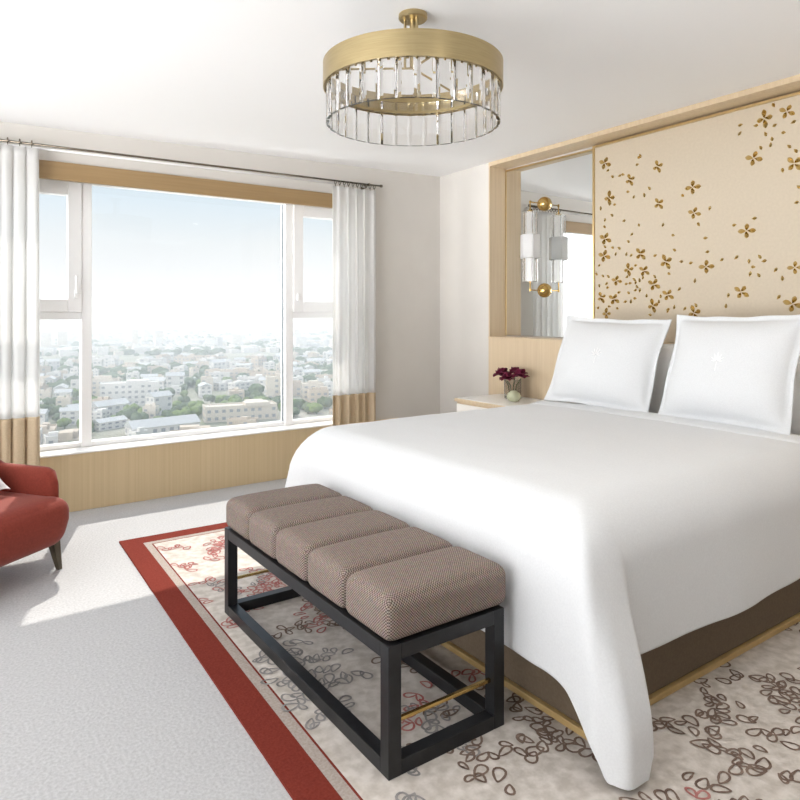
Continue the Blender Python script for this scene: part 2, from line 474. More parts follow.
# ------------------------------------------------------------------ bench
BX0, BX1, BY0, BY1 = 1.105, 1.575, 1.630, 2.985
bench = tag(empty('bench', ((BX0 + BX1) / 2, (BY0 + BY1) / 2, RZT)), 'brown woven bench with five padded channels on a black frame at the bed foot', 'bench')
bx, by = (BX1 - BX0) / 2, (BY1 - BY0) / 2
t = .046
for sx in (-1, 1):
    for sy in (-1, 1):
        bm = BM(); cx_, cy_ = sx * (bx - t / 2), sy * (by - t / 2)
        box(bm, cx_ - t / 2, cx_ + t / 2, cy_ - t / 2, cy_ + t / 2, 0, .395, .002); build('leg', bm, M['black_wood'], bench)
for z0 in (0.0, .395 - t):
    for s in (-1, 1):
        bm = BM(); box(bm, s * (bx - t / 2) - t / 2, s * (bx - t / 2) + t / 2, -by + t, by - t, z0, z0 + t, .002); build('side_rail', bm, M['black_wood'], bench)
        bm = BM(); box(bm, -bx + t, bx - t, s * (by - t / 2) - t / 2, s * (by - t / 2) + t / 2, z0, z0 + t, .002); build('end_rail', bm, M['black_wood'], bench)
for s in (-1, 1):
    bm = BM(); box(bm, -bx + t, bx - t, s * (by - t / 2) - .006, s * (by - t / 2) + .006, .150, .162, .001)
    tag(build('stretcher', bm, M['brass_polished'], bench), 'slim brass cross bar')
n = 5; L = 2 * by / n
for i in range(n):
    bm = BM()
    yc = -by + L * (i + .5)
    rbox(bm, (.012, yc, .395 + .068), (2 * bx + .03, L - .001, .136), .036, 16, crown=.014)
    bm.normal_update(); ul = bm.loops.layers.uv.new('weave')
    for f in bm.faces:
        nrm = [abs(q) for q in f.normal]; k = nrm.index(max(nrm)); o_ = [(1, 2), (0, 2), (0, 1)][k]
        for lp in f.loops: lp[ul].uv = (lp.vert.co[o_[0]] + .0007, lp.vert.co[o_[1]] + .0007)
    build('cushion_channel', bm, M['weave'], bench, 'all')

# ------------------------------------------------------------------ bed
GX0, GX1, GY0, GY1 = 1.735, RX - .02, 1.41, 3.37
bed = tag(empty('bed', ((GX0 + GX1) / 2, (GY0 + GY1) / 2, RZT)), 'king bed with taupe upholstered base and thin brass plinth', 'bed')
ecx, ecy = (GX0 + GX1) / 2, (GY0 + GY1) / 2
hw, hh = (GX1 - GX0) / 2, (GY1 - GY0) / 2
bm = BM(); box(bm, -hw, hw, -hh, hh, 0, .024, .003); build('plinth', bm, M['plinth'], bed)
bm = BM(); box(bm, -hw + .012, hw, -hh + .012, hh - .012, .024, .36, .012, 3); build('base', bm, M['taupe'], bed, 'angle')
bm = BM(); rbox(bm, (.03, 0, .36 + .165), (2 * hw - .16, 2 * hh - .16, .33), .08, 12); build('mattress', bm, M['linen_grey'], bed, 'all')

# duvet
DR = .18
DX0, DY0, DY1, DXH, DTOP = 1.84, 1.54, 3.22, 3.62, .748
duvet = tag(empty('duvet', ((DX0 + DXH) / 2, (DY0 + DY1) / 2, .70)), 'smooth white duvet draped over the bed with a corner tail touching the rug', 'duvet')
dpos = Vector(duvet.location)
def prof(s):
    q = DR * PI / 2
    if s < q: return DR * math.sin(s / DR), DR * (1 - math.cos(s / DR))
    return DR + .05 * (s - q), DR + (s - q)
def dsurf(cx, cy):
    a = max(0.0, DX0 - cx)
    near = cy < DY0
    b = max(0.0, DY0 - cy) if near else max(0.0, cy - DY1)
    x, y = max(cx, DX0), min(max(cy, DY0), DY1)
    yy = (cy - (DY0 + DY1) / 2) / ((DY1 - DY0) / 2)
    tx = min(1, max(0, (cx - DX0) / .6))
    z = DTOP + .010 * max(0, 1 - abs(yy) ** 3) * tx ** .5
    z += .008 * mnoise.noise(Vector((cx * 2.2, cy * 2.2, 1.7))) + .003 * mnoise.noise(Vector((cx * 7, cy * 7, 4)))
    s = math.hypot(a, b)
    if s > 0:
        o, d = prof(s)
        if b == 0: ph, w = 0.0, 0.0
        elif a == 0: ph, w = PI / 2, 0.0
        else:
            th = math.atan2(b, a); qn = th / (PI / 2)
            ph = PI / 2 * qn ** .55
            o /= max(math.cos(ph), math.sin(ph)) ** min(1, s / .3)
            e0 = min(1, max(0, qn - .16) / .28); e1 = min(1, (1 - qn) / .20)
            w = (e0 * e0 * (3 - 2 * e0)) * (e1 * e1 * (3 - 2 * e1))
        if near and s > .2: d = d + (s - .2) * .40 * w
        k = min(1, max(0, (s - .20) / .38)); k = k * k * (3 - 2 * k)
        if near: x -= .065 * w * k; y -= .150 * w * k
        else: o += .08 * w * k
        # soft hanging folds
        along = cy if b == 0 else cx
        hang = min(1, max(0, (s - .1) / .4))
        o += hang * (.010 * math.sin(along * 5 + 1.3) + .004 * math.sin(along * 13 + .4)) * (1 - w)
        dm = z - .022
        if d > dm - .02: d = dm - .02 * math.exp(-(d - dm + .02) / .02)
        sy = -1 if near else 1
        x -= o * math.cos(ph); y += sy * o * math.sin(ph); z -= d
    return Vector((x, y, z)) - dpos
bm = BM()
LF, LS = .615, .585
xs = [DX0 - LF + (LF) * i / 44 for i in range(45)] + [DX0 + (DXH - DX0) * i / 46 for i in range(1, 47)]
ys = [DY0 - LS + LS * i / 44 for i in range(45)] + [DY0 + (DY1 - DY0) * i / 50 for i in range(1, 51)] + [DY1 + .50 * i / 30 for i in range(1, 31)]
V = [[bm.verts.new(dsurf(x, y)) for y in ys] for x in xs]
for i in range(len(xs) - 1):
    for j in range(len(ys) - 1):
        bm.faces.new((V[i][j], V[i + 1][j], V[i + 1][j + 1], V[i][j + 1]))
dv = build('cover', bm, M['linen'], duvet, 'all')
so = dv.modifiers.new('thick', 'SOLIDIFY'); so.thickness = .018; so.offset = -1
sm = dv.modifiers.new('sub', 'SUBSURF'); sm.levels = 1; sm.render_levels = 1
# turned-back sheet at the head end
bm = BM()
def fold(u, v):
    cx = 3.40 + .235 * u
    cy = DY0 - .50 + (DY1 - DY0 + .95) * v
    p = dsurf(cx, cy)
    lift = .006 + .020 * math.sin(PI * min(1, max(0, u))) ** .35
    if cy < DY0: return p + Vector((0, -lift, lift * max(0, 1 - (DY0 - cy) / .1)))
    if cy > DY1: return p + Vector((0, lift, lift * max(0, 1 - (cy - DY1) / .1)))
    return p + Vector((0, 0, lift))
grid(bm, 18, 90, fold)
fe = build('turned_sheet', bm, M['linen'], duvet, 'all')
so = fe.modifiers.new('thick', 'SOLIDIFY'); so.thickness = .006; so.offset = 1

# pillows
def pillow_mesh(w, h, t, flange, seed, n=44):
    bm = BM()
    off = Vector((seed * 3.1, seed * 1.7, 0))
    def f(side):
        def g(u, v):
            a, b = 2 * u - 1, 2 * v - 1
            a = math.sin(a * PI / 2) * .6 + a * .4; b = math.sin(b * PI / 2) * .6 + b * .4
            fw = 1 - 2 * flange / w; fh = 1 - 2 * flange / h
            ia, ib = min(1, abs(a) / fw), min(1, abs(b) / fh)
            th = .5 * t * (max(0, 1 - ia ** 2.6) ** .62) * (max(0, 1 - ib ** 2.6) ** .62)
            x = w / 2 * a * (1 - .055 * (1 - b * b) * abs(a))
            z = h / 2 * b * (1 - .055 * (1 - a * a) * abs(b))
            wr = .006 * mnoise.noise(Vector((x * 5, z * 5, side)) + off) * min(1, th / .03) * min(1, math.hypot(x, z) / .12)
            rim = .008 * math.sin(9 * a + 5 * b + seed) * max(0, (max(abs(a) / 1, abs(b)) - .8) / .2)
            return Vector((x, side * (th + .003) + wr + rim, z))
        return g
    grid(bm, n, n, f(1)); grid(bm, n, n, f(-1))
    bmesh.ops.remove_doubles(bm, verts=bm.verts, dist=.0005)
    # close the rim
    es = [e for e in bm.edges if e.is_boundary]
    if es: bmesh.ops.bridge_loops(bm, edges=es)
    return bm
def pillow(x, y, z, w, h, t, lean, yaw, flange, label, seed, m='linen', roll=0, group='pillows at the head of the bed', emblem=False, name='pillow', cat='pillow'):
    """local +Y is the side facing the head wall; lean tips the top towards +Y"""
    r = empty(name, (x, y, z))
    r.rotation_euler = (0, 0, -PI / 2 + yaw)
    tag(r, label, cat, group)
    bm = pillow_mesh(w, h, t, flange, seed)
    c = build('pillow_cover', bm, M[m], r, 'all')
    c.matrix_local = Matrix.Rotation(-lean, 4, 'X') @ Matrix.Rotation(roll, 4, 'Y') @ Matrix.Translation((0, 0, h / 2))
    if emblem:
        bm = BM()
        yf = -t / 2 - .0035
        tube(bm, [(0, yf - .001, -.045), (0, yf - .002, .006)], .0024, 6, caps=False)
        for k, (ang, ln) in enumerate(((90, .05), (60, .046), (120, .046), (28, .042), (152, .042), (0, .032), (180, .032))):
            a = math.radians(ang)
            p0 = Vector((.006 * math.cos(a), yf - .002, .012 + .006 * math.sin(a))); p1 = Vector((ln * math.cos(a), yf - .001, .012 + ln * math.sin(a)))
            tube(bm, [p0, (p0 + p1) / 2, p1], [.0015, .0048, .001], 6, caps=False)
        for v in bm.verts: v.co.y = yf + (v.co.y - yf) * .35
        e = build('embroidery', bm, M['thread'], c, 'all')
        e.location = (0, 0, 0)
    return r
# +Y local -> world +X  (rotation -90 deg)
pillow(3.535, 2.838, .772, .80, .64, .21, math.radians(22), math.radians(4), .032, 'square white sham pillow standing at the nightstand side of the bed', 1, emblem=True, roll=math.radians(1.5))
pillow(3.535, 1.992, .772, .78, .655, .23, math.radians(20), math.radians(-3), .032, 'square white sham pillow in front on the side away from the nightstand', 2, emblem=True, roll=math.radians(-1))
pillow(3.87, 2.76, .708, .78, .50, .14, math.radians(10), 0, .02, 'white sleeping pillow behind the nightstand side sham, its edge in the gap', 3, m='linen_grey')
pillow(3.87, 1.92, .708, .80, .50, .14, math.radians(10), 0, .02, 'white sleeping pillow behind the sham away from the nightstand', 4, m='linen_grey')

# ------------------------------------------------------------------ headboard panel with metal florets
PX, PY0, PY1, PZ0, PZ1 = 4.262, 1.38, 3.40, 1.18, 2.690
hp = tag(empty('headboard_panel', (PX, (PY0 + PY1) / 2, PZ0)), 'beige wall panel above the bed scattered with raised brass blossoms', 'headboard panel')
hc = (PY0 + PY1) / 2
bm = BM(); box(bm, 0, .036, PY0 - hc, PY1 - hc, 0, PZ1 - PZ0, .003)
TILT = lambda y: .011 * (PY1 - hc - y)
for v in bm.verts:
    if v.co.z > .5: v.co.z += TILT(v.co.y)
build('panel', bm, M['panel_fabric'], hp)
bm = BM()
box(bm, -.012, .036, PY1 - hc, PY1 - hc + .014, 0, PZ1 - PZ0 + .016, .001); box(bm, -.012, .036, PY0 - hc - .014, PY0 - hc, 0, PZ1 - PZ0 + .016, .001)
box(bm, -.012, .036, PY0 - hc, PY1 - hc, PZ1 - PZ0, PZ1 - PZ0 + .016, .001)
for v in bm.verts:
    if v.co.z > .5: v.co.z += TILT(v.co.y)
tag(build('edge_trim', bm, M['brass_trim'], hp), 'thin bright brass edging')
Fd = Vector((math.sin(math.radians(35.1)), math.cos(math.radians(35.1)), 0)); Rd = Vector((Fd.y, -Fd.x, 0))
def on_panel(cx, cy):
    px, py = 580 + cx * .325, 70 + cy * .325
    d = Fd + (px - 400) / 665 * Rd + Vector((0, 0, (312 - py) / 665))
    k = PX / d.x
    return d.y * k - hc, EYE + d.z * k - PZ0
def petal(bm, y, z, ang, L, W, H):
    n, mseg = 9, 6
    ca, sa = math.cos(ang), math.sin(ang)
    rows = []
    for i in range(n):
        u = i / (n - 1)
        w = W / 2 * math.sin(PI * u) ** .8 * (.65 + .7 * u) if 0 < u < 1 else 0
        row = []
        for j in range(mseg + 1):
            s = j / mseg * 2 - 1
            yy, zz = u * L, s * w
            h = H * math.sin(PI * min(1, u * .9 + .1)) * (1 - abs(s)) + .0005
            row.append(bm.verts.new((-h, y + yy * ca - zz * sa, z + yy * sa + zz * ca)))
        rows.append(row)
    for i in range(n - 1):
        for j in range(mseg):
            bm.faces.new((rows[i][j], rows[i + 1][j], rows[i + 1][j + 1], rows[i][j + 1]))
flo = [(77, 287), (155, 338), (240, 297), (243, 411), (347, 361), (352, 440), (91, 394), (78, 519), (187, 566), (75, 572), (265, 590), (150, 614), (198, 618), (113, 648), (228, 660), (389, 605), (271, 692), (225, 725), (105, 705), (67, 700), (82, 750), (352, 748), (513, 495), (497, 683), (662, 608), (655, 720), (535, 272), (568, 150), (637, 128), (660, 288)]
lv = [(183, 258), (183, 274), (182, 289), (82, 313), (95, 325), (117, 328), (138, 323), (153, 375), (168, 385), (197, 378), (209, 359), (321, 390), (369, 481), (397, 433), (394, 516), (482, 475), (528, 458), (385, 561), (431, 588), (475, 583), (348, 591), (305, 590), (279, 630), (355, 640), (301, 680), (291, 722), (353, 717), (318, 740), (455, 701), (450, 718), (521, 636), (545, 625), (541, 606), (520, 597), (558, 590), (548, 568), (597, 622), (622, 632), (606, 706), (497, 188), (502, 166), (533, 172), (600, 115), (607, 165), (568, 190), (590, 205), (588, 222), (552, 233), (637, 230), (658, 243), (634, 192), (648, 165), (625, 317), (667, 355), (658, 410), (292, 510), (253, 483), (183, 483), (130, 466), (94, 443), (64, 433), (112, 413), (76, 468), (80, 487), (156, 510), (145, 524), (95, 545), (115, 545), (112, 560), (145, 560), (154, 575), (285, 550), (238, 568), (73, 540), (63, 597), (55, 632), (67, 630), (83, 630), (78, 662), (60, 670), (90, 668), (126, 682), (145, 682), (148, 657), (140, 640), (160, 655), (170, 660), (180, 672), (165, 680), (158, 705), (175, 703), (183, 685), (206, 688), (193, 645), (177, 600), (162, 640), (226, 630), (248, 690), (243, 706), (210, 752), (268, 748), (265, 738), (183, 640), (120, 735), (133, 715), (60, 727), (96, 728)]
rf = random.Random(5)
fpos = [on_panel(*p) for p in flo]
lpos = [on_panel(*p) for p in lv]
# the panel carries on past the right of the picture
for _ in range(9): fpos.append((rf.uniform(-.97, -.55), rf.uniform(.1, 1.4)))
for i, (y, z) in enumerate(fpos):
    if not (-.98 < y < .985): continue
    bm = BM(); a0 = rf.uniform(0, PI / 2); sc = rf.uniform(.85, 1.1)
    for k in range(4):
        lk = (.053 if k % 2 == 0 else .042) * sc
        petal(bm, .004 * math.cos(a0 + k * PI / 2), .004 * math.sin(a0 + k * PI / 2), a0 + k * PI / 2, lk, .028 * sc, .024)
    build('blossom', bm, M['brass_leaf'], hp, loc=(0, y, z))
bmr = BM(); nl = 0
for i, (y, z) in enumerate(lpos):
    if not (-.98 < y < .985): continue
    a = rf.uniform(0, 2 * PI); L = rf.uniform(.028, .036)
    if nl < 100:
        bm = BM(); petal(bm, 0, 0, a, L, .019, .011); build('loose_petal', bm, M['brass_leaf'], hp, loc=(0, y, z))
    else: petal(bmr, y, z, a, L, .019, .011)
    nl += 1
tag(build('loose_petals', bmr, M['brass_leaf'], hp), kind='stuff')

# ------------------------------------------------------------------ mirror and sconce
mi = tag(empty('wall_mirror', (4.285, (3.415 + NY1) / 2, 1.185)), 'tall mirror in the wood niche above the nightstand', 'mirror')
bm = BM(); box(bm, 0, .014, -(NY1 - 3.415) / 2 + .004, (NY1 - 3.415) / 2 - .012, .003, 1.495, .001); build('mirror_glass', bm, M['mirror'], mi)
bm = BM(); box(bm, -.006, .014, -(NY1 - 3.415) / 2 + .004, (NY1 - 3.415) / 2 - .002, 1.495, 1.51, .001); box(bm, -.004, .014, (NY1 - 3.415) / 2 - .012, (NY1 - 3.415) / 2 - .002, .003, 1.495, .001)
build('mirror_edging', bm, M['brass_trim'], mi)
sx, sy, sz = 4.285, 3.945, 1.95
sc = tag(empty('wall_sconce', (sx, sy, sz)), 'brass and crystal column wall sconce mounted on the mirror', 'wall sconce')
ax = -.175
for zz, s in ((.375, 1), (-.365, -1)):
    bm = BM(); lathe(bm, [(.062, 0), (.062, -.008), (.056, -.028), (.040, -.048), (.020, -.058), (.001, -.061)], (0, 0, zz), 28, 'x')
    ro = build('rosette', bm, M['brass_polished'], sc, 'angle')
    bm = BM(); tube(bm, [(-.05, 0, zz), (ax, 0, zz), (ax, 0, zz - s * .085)], .006, 10)
    lathe(bm, [(.024, 0), (.024, .008)], (ax, 0, zz - s * .08), 20); lathe(bm, [(.009, -.011), (.009, .011)], (ax, 0, zz), 12)
    build('bracket_arm', bm, M['brass_polished'], sc, 'angle')
for k in range(6):
    a = PI / 6 + k * PI / 3
    for z0, z1 in ((-.295, -.085), (.085, .29)):
        bm = BM(); box(bm, -.005, .005, -.0285, .0285, z0, z1, .004)
        bmesh.ops.transform(bm, matrix=Matrix.Translation((ax, 0, 0)) @ Matrix.Rotation(a, 4, 'Z') @ Matrix.Translation((.052, 0, 0)), verts=bm.verts)
        build('crystal_bar', bm, M['crystal'], sc)
    bm = BM(); box(bm, -.006, .006, -.039, .039, -.1, .1, .003)
    bmesh.ops.transform(bm, matrix=Matrix.Translation((ax, 0, 0)) @ Matrix.Rotation(a, 4, 'Z') @ Matrix.Translation((.068, 0, 0)), verts=bm.verts)
    build('frosted_band', bm, M['frost'], sc)
bm = BM(); lathe(bm, [(.028, -.285), (.03, -.28), (.03, .28), (.028, .285)], (ax, 0, 0), 20); build('inner_tube', bm, M['lamp_tube'], sc, 'angle')

# ------------------------------------------------------------------ nightstand, vase, flowers, ornament
TX0, TX1, TY0, TY1, TZ = 3.56, RX - .015, 3.45, 4.28, .685
ns = tag(empty('nightstand', ((TX0 + TX1) / 2, (TY0 + TY1) / 2, 0)), 'white fronted nightstand with pale wood edges between bed and window wall', 'nightstand')
nx, ny = (TX1 - TX0) / 2, (TY1 - TY0) / 2
bm = BM(); box(bm, -nx + .02, nx, -ny + .015, ny - .015, .08, TZ - .03, .002); build('body', bm, M['oak'], ns)
bm = BM(); box(bm, -nx, nx, -ny, ny, TZ - .028, TZ - .004, .003); build('top_frame', bm, M['oak'], ns)
bm = BM(); box(bm, -nx + .02, nx - .01, -ny + .02, ny - .02, TZ - .004, TZ, .001); build('stone_top', bm, M['sill'], ns)
bm = BM(); box(bm, -nx + .04, nx, -ny + .04, ny - .04, 0, .08); build('foot_plinth', bm, M['black_wood'], ns)
for z0, z1 in ((.10, .36), (.375, TZ - .045)):
    bm = BM(); box(bm, -nx + .002, -nx + .022, -ny + .03, ny - .03, z0, z1, .003); d = build('drawer', bm, M['drawer_white'], ns)
    bm = BM(); box(bm, -nx - .012, -nx + .004, -.05, .05, z1 - .03, z1 - .02, .002); build('drawer_pull', bm, M['brass_polished'], d)
vx, vy = 3.945, 3.985
vs = tag(empty('vase', (vx, vy, TZ)), 'smoky glass cylinder vase on the nightstand holding dark flowers', 'vase')
bm = BM(); lathe(bm, [(.066, 0), (.070, .004), (.072, .16), (.068, .16), (.066, .012), (.001, .010)], seg=32); build('vase_body', bm, M['vase_glass'], vs, 'angle')
def flower(x, y, z, r, label, seed, tilt):
    r *= 1.12
    f = tag(empty('flower', (vx, vy, TZ + .02)), label, 'flower', 'burgundy flowers in the vase')
    rnd = random.Random(seed)
    bm = BM(); tube(bm, [(x * .25, y * .25, 0), (x * .45, y * .45, .09), (x, y, z - .02)], .004, 6); build('stem', bm, M['stem'], f, 'all')
    bm = BM()
    for ringn, (cnt, rad, up) in enumerate(((6, 1.0, .1), (5, .75, .45), (4, .45, .75))):
        for k in range(cnt):
            a = 2 * PI * k / cnt + ringn * .5 + rnd.uniform(-.2, .2)
            Lp = r * rad * rnd.uniform(.9, 1.15)
            Wp = r * .95
            def pf(u, v):
                s = 2 * v - 1
                w = Wp * .5 * math.sin(PI * (.12 + .8 * u)) * s
                rr_ = Lp * u
                zz = r * (up * .8 * math.sin(u * PI * .6) - .25 * u * u * (1 - up)) + .1 * r * math.sin(6 * v + k) * u + .18 * r * abs(s) * u
                return Vector((x, y, z)) + Vector((rr_ * math.cos(a) - w * math.sin(a), rr_ * math.sin(a) + w * math.cos(a), zz))
            grid(bm, 7, 7, pf)
    o = build('bloom', bm, M['flower'], f, 'all')
    so = o.modifiers.new('thick', 'SOLIDIFY'); so.thickness = .002
for i, (x, y, z, r, lab) in enumerate((
        (-.02, .10, .165, .072, 'burgundy flower leaning to the window side of the vase'),
        (-.06, .0, .145, .062, 'burgundy flower in the middle drooping over the vase front'),
        (.0, -.095, .17, .070, 'burgundy flower leaning to the bed side of the vase'),
        (.05, .02, .185, .058, 'burgundy flower rising behind the middle of the bunch'))):
    flower(x, y, z, r, lab, i + 3, 0)
og = tag(empty('ornament_jar', (3.80, 3.825, TZ)), 'small round pale green jar in front of the vase', 'jar')
bm = BM(); lathe(bm, [(.022, 0), (.040, .006), (.056, .028), (.058, .046), (.048, .066), (.030, .078)], seg=32); build('jar_body', bm, M['celadon'], og, 'angle', ang=60)
bm = BM(); lathe(bm, [(.031, .0765), (.031, .080), (.020, .086), (.004, .089)], seg=24); build('jar_lid', bm, M['celadon'], og, 'angle', ang=60)

# ------------------------------------------------------------------ chandelier
CHX, CHY = 1.75, 2.39
ch = tag(empty('chandelier', (CHX, CHY, CZ)), 'round brass chandelier with hanging crystal panels below the ceiling', 'chandelier')
R = .398; zb, zt = 2.389 - CZ, 2.495 - CZ
bm = BM(); lathe(bm, [(.001, 0), (.062, 0), (.064, -.006), (.064, -.030), (.058, -.036), (.001, -.036)], seg=40, cap=False); build('canopy', bm, M['brass'], ch, 'angle')
bm = BM()
tube(bm, [(0, 0, -.03), (0, 0, zt - .01)], .014, 14)
for k in range(3):
    a = k * 2 * PI / 3 + .4; tube(bm, [(.035 * math.cos(a), .035 * math.sin(a), -.03), (.035 * math.cos(a), .035 * math.sin(a), zt - .012)], .006, 8)
build('stem', bm, M['brass'], ch, 'angle')
bm = BM()
lathe(bm, [(R, zb), (R, zt), (R - .004, zt), (R - .004, zb), (R, zb)], seg=128, cap=False)
build('band', bm, M['brass'], ch, 'angle')
bm = BM()
for k in range(3):
    a = k * 2 * PI / 3 + .4
    tube(bm, [(0, 0, zt - .012), ((R - .004) * math.cos(a), (R - .004) * math.sin(a), zt - .012)], .005, 8)
build('spokes', bm, M['brass'], ch)
bm = BM()
lathe(bm, [(R - .012, zb + .004), (R - .012, zb + .018), (R - .030, zb + .018), (R - .030, zb + .004), (R - .012, zb + .004)], seg=96, cap=False)
for k in range(64):
    a = 2 * PI * k / 64
    p = ((R - .021) * math.cos(a), (R - .021) * math.sin(a))
    box(bm, p[0] - .004, p[0] + .004, p[1] - .004, p[1] + .004, zb - .004, zb + .006)
build('hanger_ring', bm, M['brass'], ch)
NP = 32
for k in range(NP):
    a = 2 * PI * (k + .5) / NP
    bm = BM()
    w = .0385
    # chamfered slab: thin edges, thicker middle
    z0, z1 = zb - .155, zb + .06
    cs = [(-w, 0), (-w + .016, .008), (w - .016, .008), (w, 0), (w - .016, -.006), (-w + .016, -.006)]
    A = [bm.verts.new((q, p, z0)) for p, q in cs]; B = [bm.verts.new((q, p, z1)) for p, q in cs]
    for i in range(6): bm.faces.new((A[i], A[(i + 1) % 6], B[(i + 1) % 6], B[i]))
    bm.faces.new(A[::-1]); bm.faces.new(B)
    bmesh.ops.transform(bm, matrix=Matrix.Rotation(a, 4, 'Z') @ Matrix.Translation((R - .021, 0, 0)), verts=bm.verts)
    build('crystal_panel', bm, M['crystal'], ch)

# unseen ceiling downlights, added as fill to brighten the bed from above
M['lens'] = mat('added_downlight_lens', (250, 248, 244), .4)
M['lens'].node_tree.nodes['Principled BSDF'].inputs['Emission Color'].default_value = (1, .96, .9, 1)
M['lens'].node_tree.nodes['Principled BSDF'].inputs['Emission Strength'].default_value = 6
for i, (x, y, w_) in enumerate(((3.35, .35, 'nearest the headboard wall'), (2.45, .75, 'second from the headboard wall'), (1.55, 1.2, 'third from the headboard wall'), (.7, 1.6, 'farthest from the headboard wall'))):
    zc = CEIL(x, y)
    dl = tag(empty('added_ceiling_downlight', (x, y, zc)), 'white recessed round ceiling light added to brighten the room, ' + w_, 'added_downlight', 'added recessed ceiling lights')
    bm = BM(); lathe(bm, [(.075, -.001), (.075, -.005), (.060, -.007), (.058, -.001)], seg=28, cap=False); build('trim_ring', bm, M['upvc'], dl)
    bm = BM(); lathe(bm, [(.001, -.003), (.059, -.003)], seg=28, cap=False); build('lens', bm, M['lens'], dl)
    L_ = bpy.data.lights.new('added_downlight', 'SPOT'); L_.energy = 17; L_.spot_size = math.radians(150); L_.spot_blend = 1.0; L_.shadow_soft_size = .06; L_.color = (1, .96, .91)
    lo = bpy.data.objects.new('added_downlight_lamp', L_); COL.objects.link(lo); lo.parent = dl; lo.location = (0, 0, -.03)

# ------------------------------------------------------------------ armchair
ac = tag(empty('armchair', (.105, 4.055, 0), math.radians(36.9)), 'brick red velvet armchair with rounded arms by the window curtain', 'armchair')
bm = BM()
def seatfn(p, u):
    rr_ = max(abs(p.x), abs(p.y))
    k = (p.z + .13) / .26
    s = .90 + .10 * min(1, k * 1.8) ** .7
    return Vector((p.x * s, p.y * s, p.z))
rbox(bm, (0, -.0, .27), (.76, .76, .26), .075, 16, crown=.018, fn=seatfn)
build('seat', bm, M['velvet'], ac, 'all')
# wrap-around arms and back
path = []
hw_ = .335
for i in range(13): path.append((hw_, -.30 + .425 * i / 12))
for i in range(1, 20):
    a = PI / 2 * 2 * i / 20
    path.append((hw_ * math.cos(a), .125 + .24 * math.sin(a)))
for i in range(13): path.append((-hw_, .125 - .425 * i / 12))
n = len(path)
bm = BM(); rings = []
for i, (x, y) in enumerate(path):
    p0, p1 = path[max(0, i - 1)], path[min(n - 1, i + 1)]
    tx_, ty_ = p1[0] - p0[0], p1[1] - p0[1]; l_ = math.hypot(tx_, ty_); nx_, ny_ = ty_ / l_, -tx_ / l_
    s = i / (n - 1); mid = math.sin(PI * s)
    top = .555 + .22 * max(0, (mid - .72) / .28) ** 1.3
    endk = min(1, min(s, 1 - s) / .06)
    endk = math.sqrt(max(0.0, 1 - (1 - endk) ** 2))
    hth = .042 * (.25 + .75 * endk)
    top -= .07 * (1 - endk)
    rg = []
    for k in range(20):
        a = 2 * PI * k / 20
        cx_, cz_ = math.cos(a), math.sin(a)
        cx_ = math.copysign(abs(cx_) ** .7, cx_); cz_ = math.copysign(abs(cz_) ** .35, cz_)
        zc = (.20 + top) / 2; hz = (top - .20) / 2
        rg.append(bm.verts.new((x + nx_ * hth * cx_, y + ny_ * hth * cx_, zc + hz * cz_)))
    rings.append(rg)
for A, B in zip(rings, rings[1:]):
    for k in range(20): bm.faces.new((A[k], A[(k + 1) % 20], B[(k + 1) % 20], B[k]))
bm.faces.new(rings[0][::-1]); bm.faces.new(rings[-1])
build('backrest', bm, M['velvet'], ac, 'angle', ang=60)
for sx_ in (-1, 1):
    for sy_ in (-1, 1):
        bm = BM()
        tp = Vector((sx_ * .325, sy_ * .28, .175)); ft = Vector((sx_ * .352, sy_ * .295, 0))
        for (p, hsz) in ((ft, .011), (tp, .021)):
            pass
        A = [bm.verts.new(ft + Vector((dx * .011, dy * .011, 0))) for dx, dy in ((-1, -1), (1, -1), (1, 1), (-1, 1))]
        B = [bm.verts.new(tp + Vector((dx * .024, dy * .024, 0))) for dx, dy in ((-1, -1), (1, -1), (1, 1), (-1, 1))]
        for i in range(4): bm.faces.new((A[i], A[(i + 1) % 4], B[(i + 1) % 4], B[i]))
        bm.faces.new(A[::-1]); bm.faces.new(B)
        build('leg', bm, M['leg_wood'], ac)
cp = pillow(.175, 3.995, .452, .42, .45, .12, math.radians(50), math.radians(36.9 + 90), .012, 'pale grey cushion leaning back on the red armchair seat', 9, m='cushion_grey', group=None, name='cushion', cat='cushion')

# ------------------------------------------------------------------ the city beyond the window
GZ = -60.0
def at(px, depth):
    return Fd * depth + Rd * ((px - 400) / 665 * depth)
def py_base(py): return (EYE - GZ) / (py - 312) * 665
M['ground'] = noisy('city_ground', (112, 118, 98), (160, 156, 146), nscale=.02, detail=8, rough=1, spec=0)
M['b_white'] = mat('city_white_render', (200, 198, 194), .9, spec=.1)
M['b_cream'] = mat('city_cream_render', (192, 184, 172), .9, spec=.1)
M['b_beige'] = mat('city_beige_render', (182, 170, 156), .9, spec=.1)
M['b_win'] = mat('city_dark_windows', (128, 132, 136), .4)
M['b_roof'] = mat('city_grey_roof', (166, 168, 168), .9)
M['leaf'] = noisy('tree_green', (84, 102, 60), (118, 134, 84), nscale=.5, rough=1, spec=0)
M['leaf_dark'] = noisy('tree_dark_green', (66, 82, 60), (92, 106, 78), nscale=.5, rough=1, spec=0)
bm = BM()
def terr(u, v):
    az = math.radians(-62 + 124 * u); r = 40 + 3600 * v ** 1.6
    return Vector((r * math.sin(az), r * math.cos(az), GZ))
grid(bm, 40, 30, terr)
tag(build('terrain', bm, M['ground']), kind='structure')

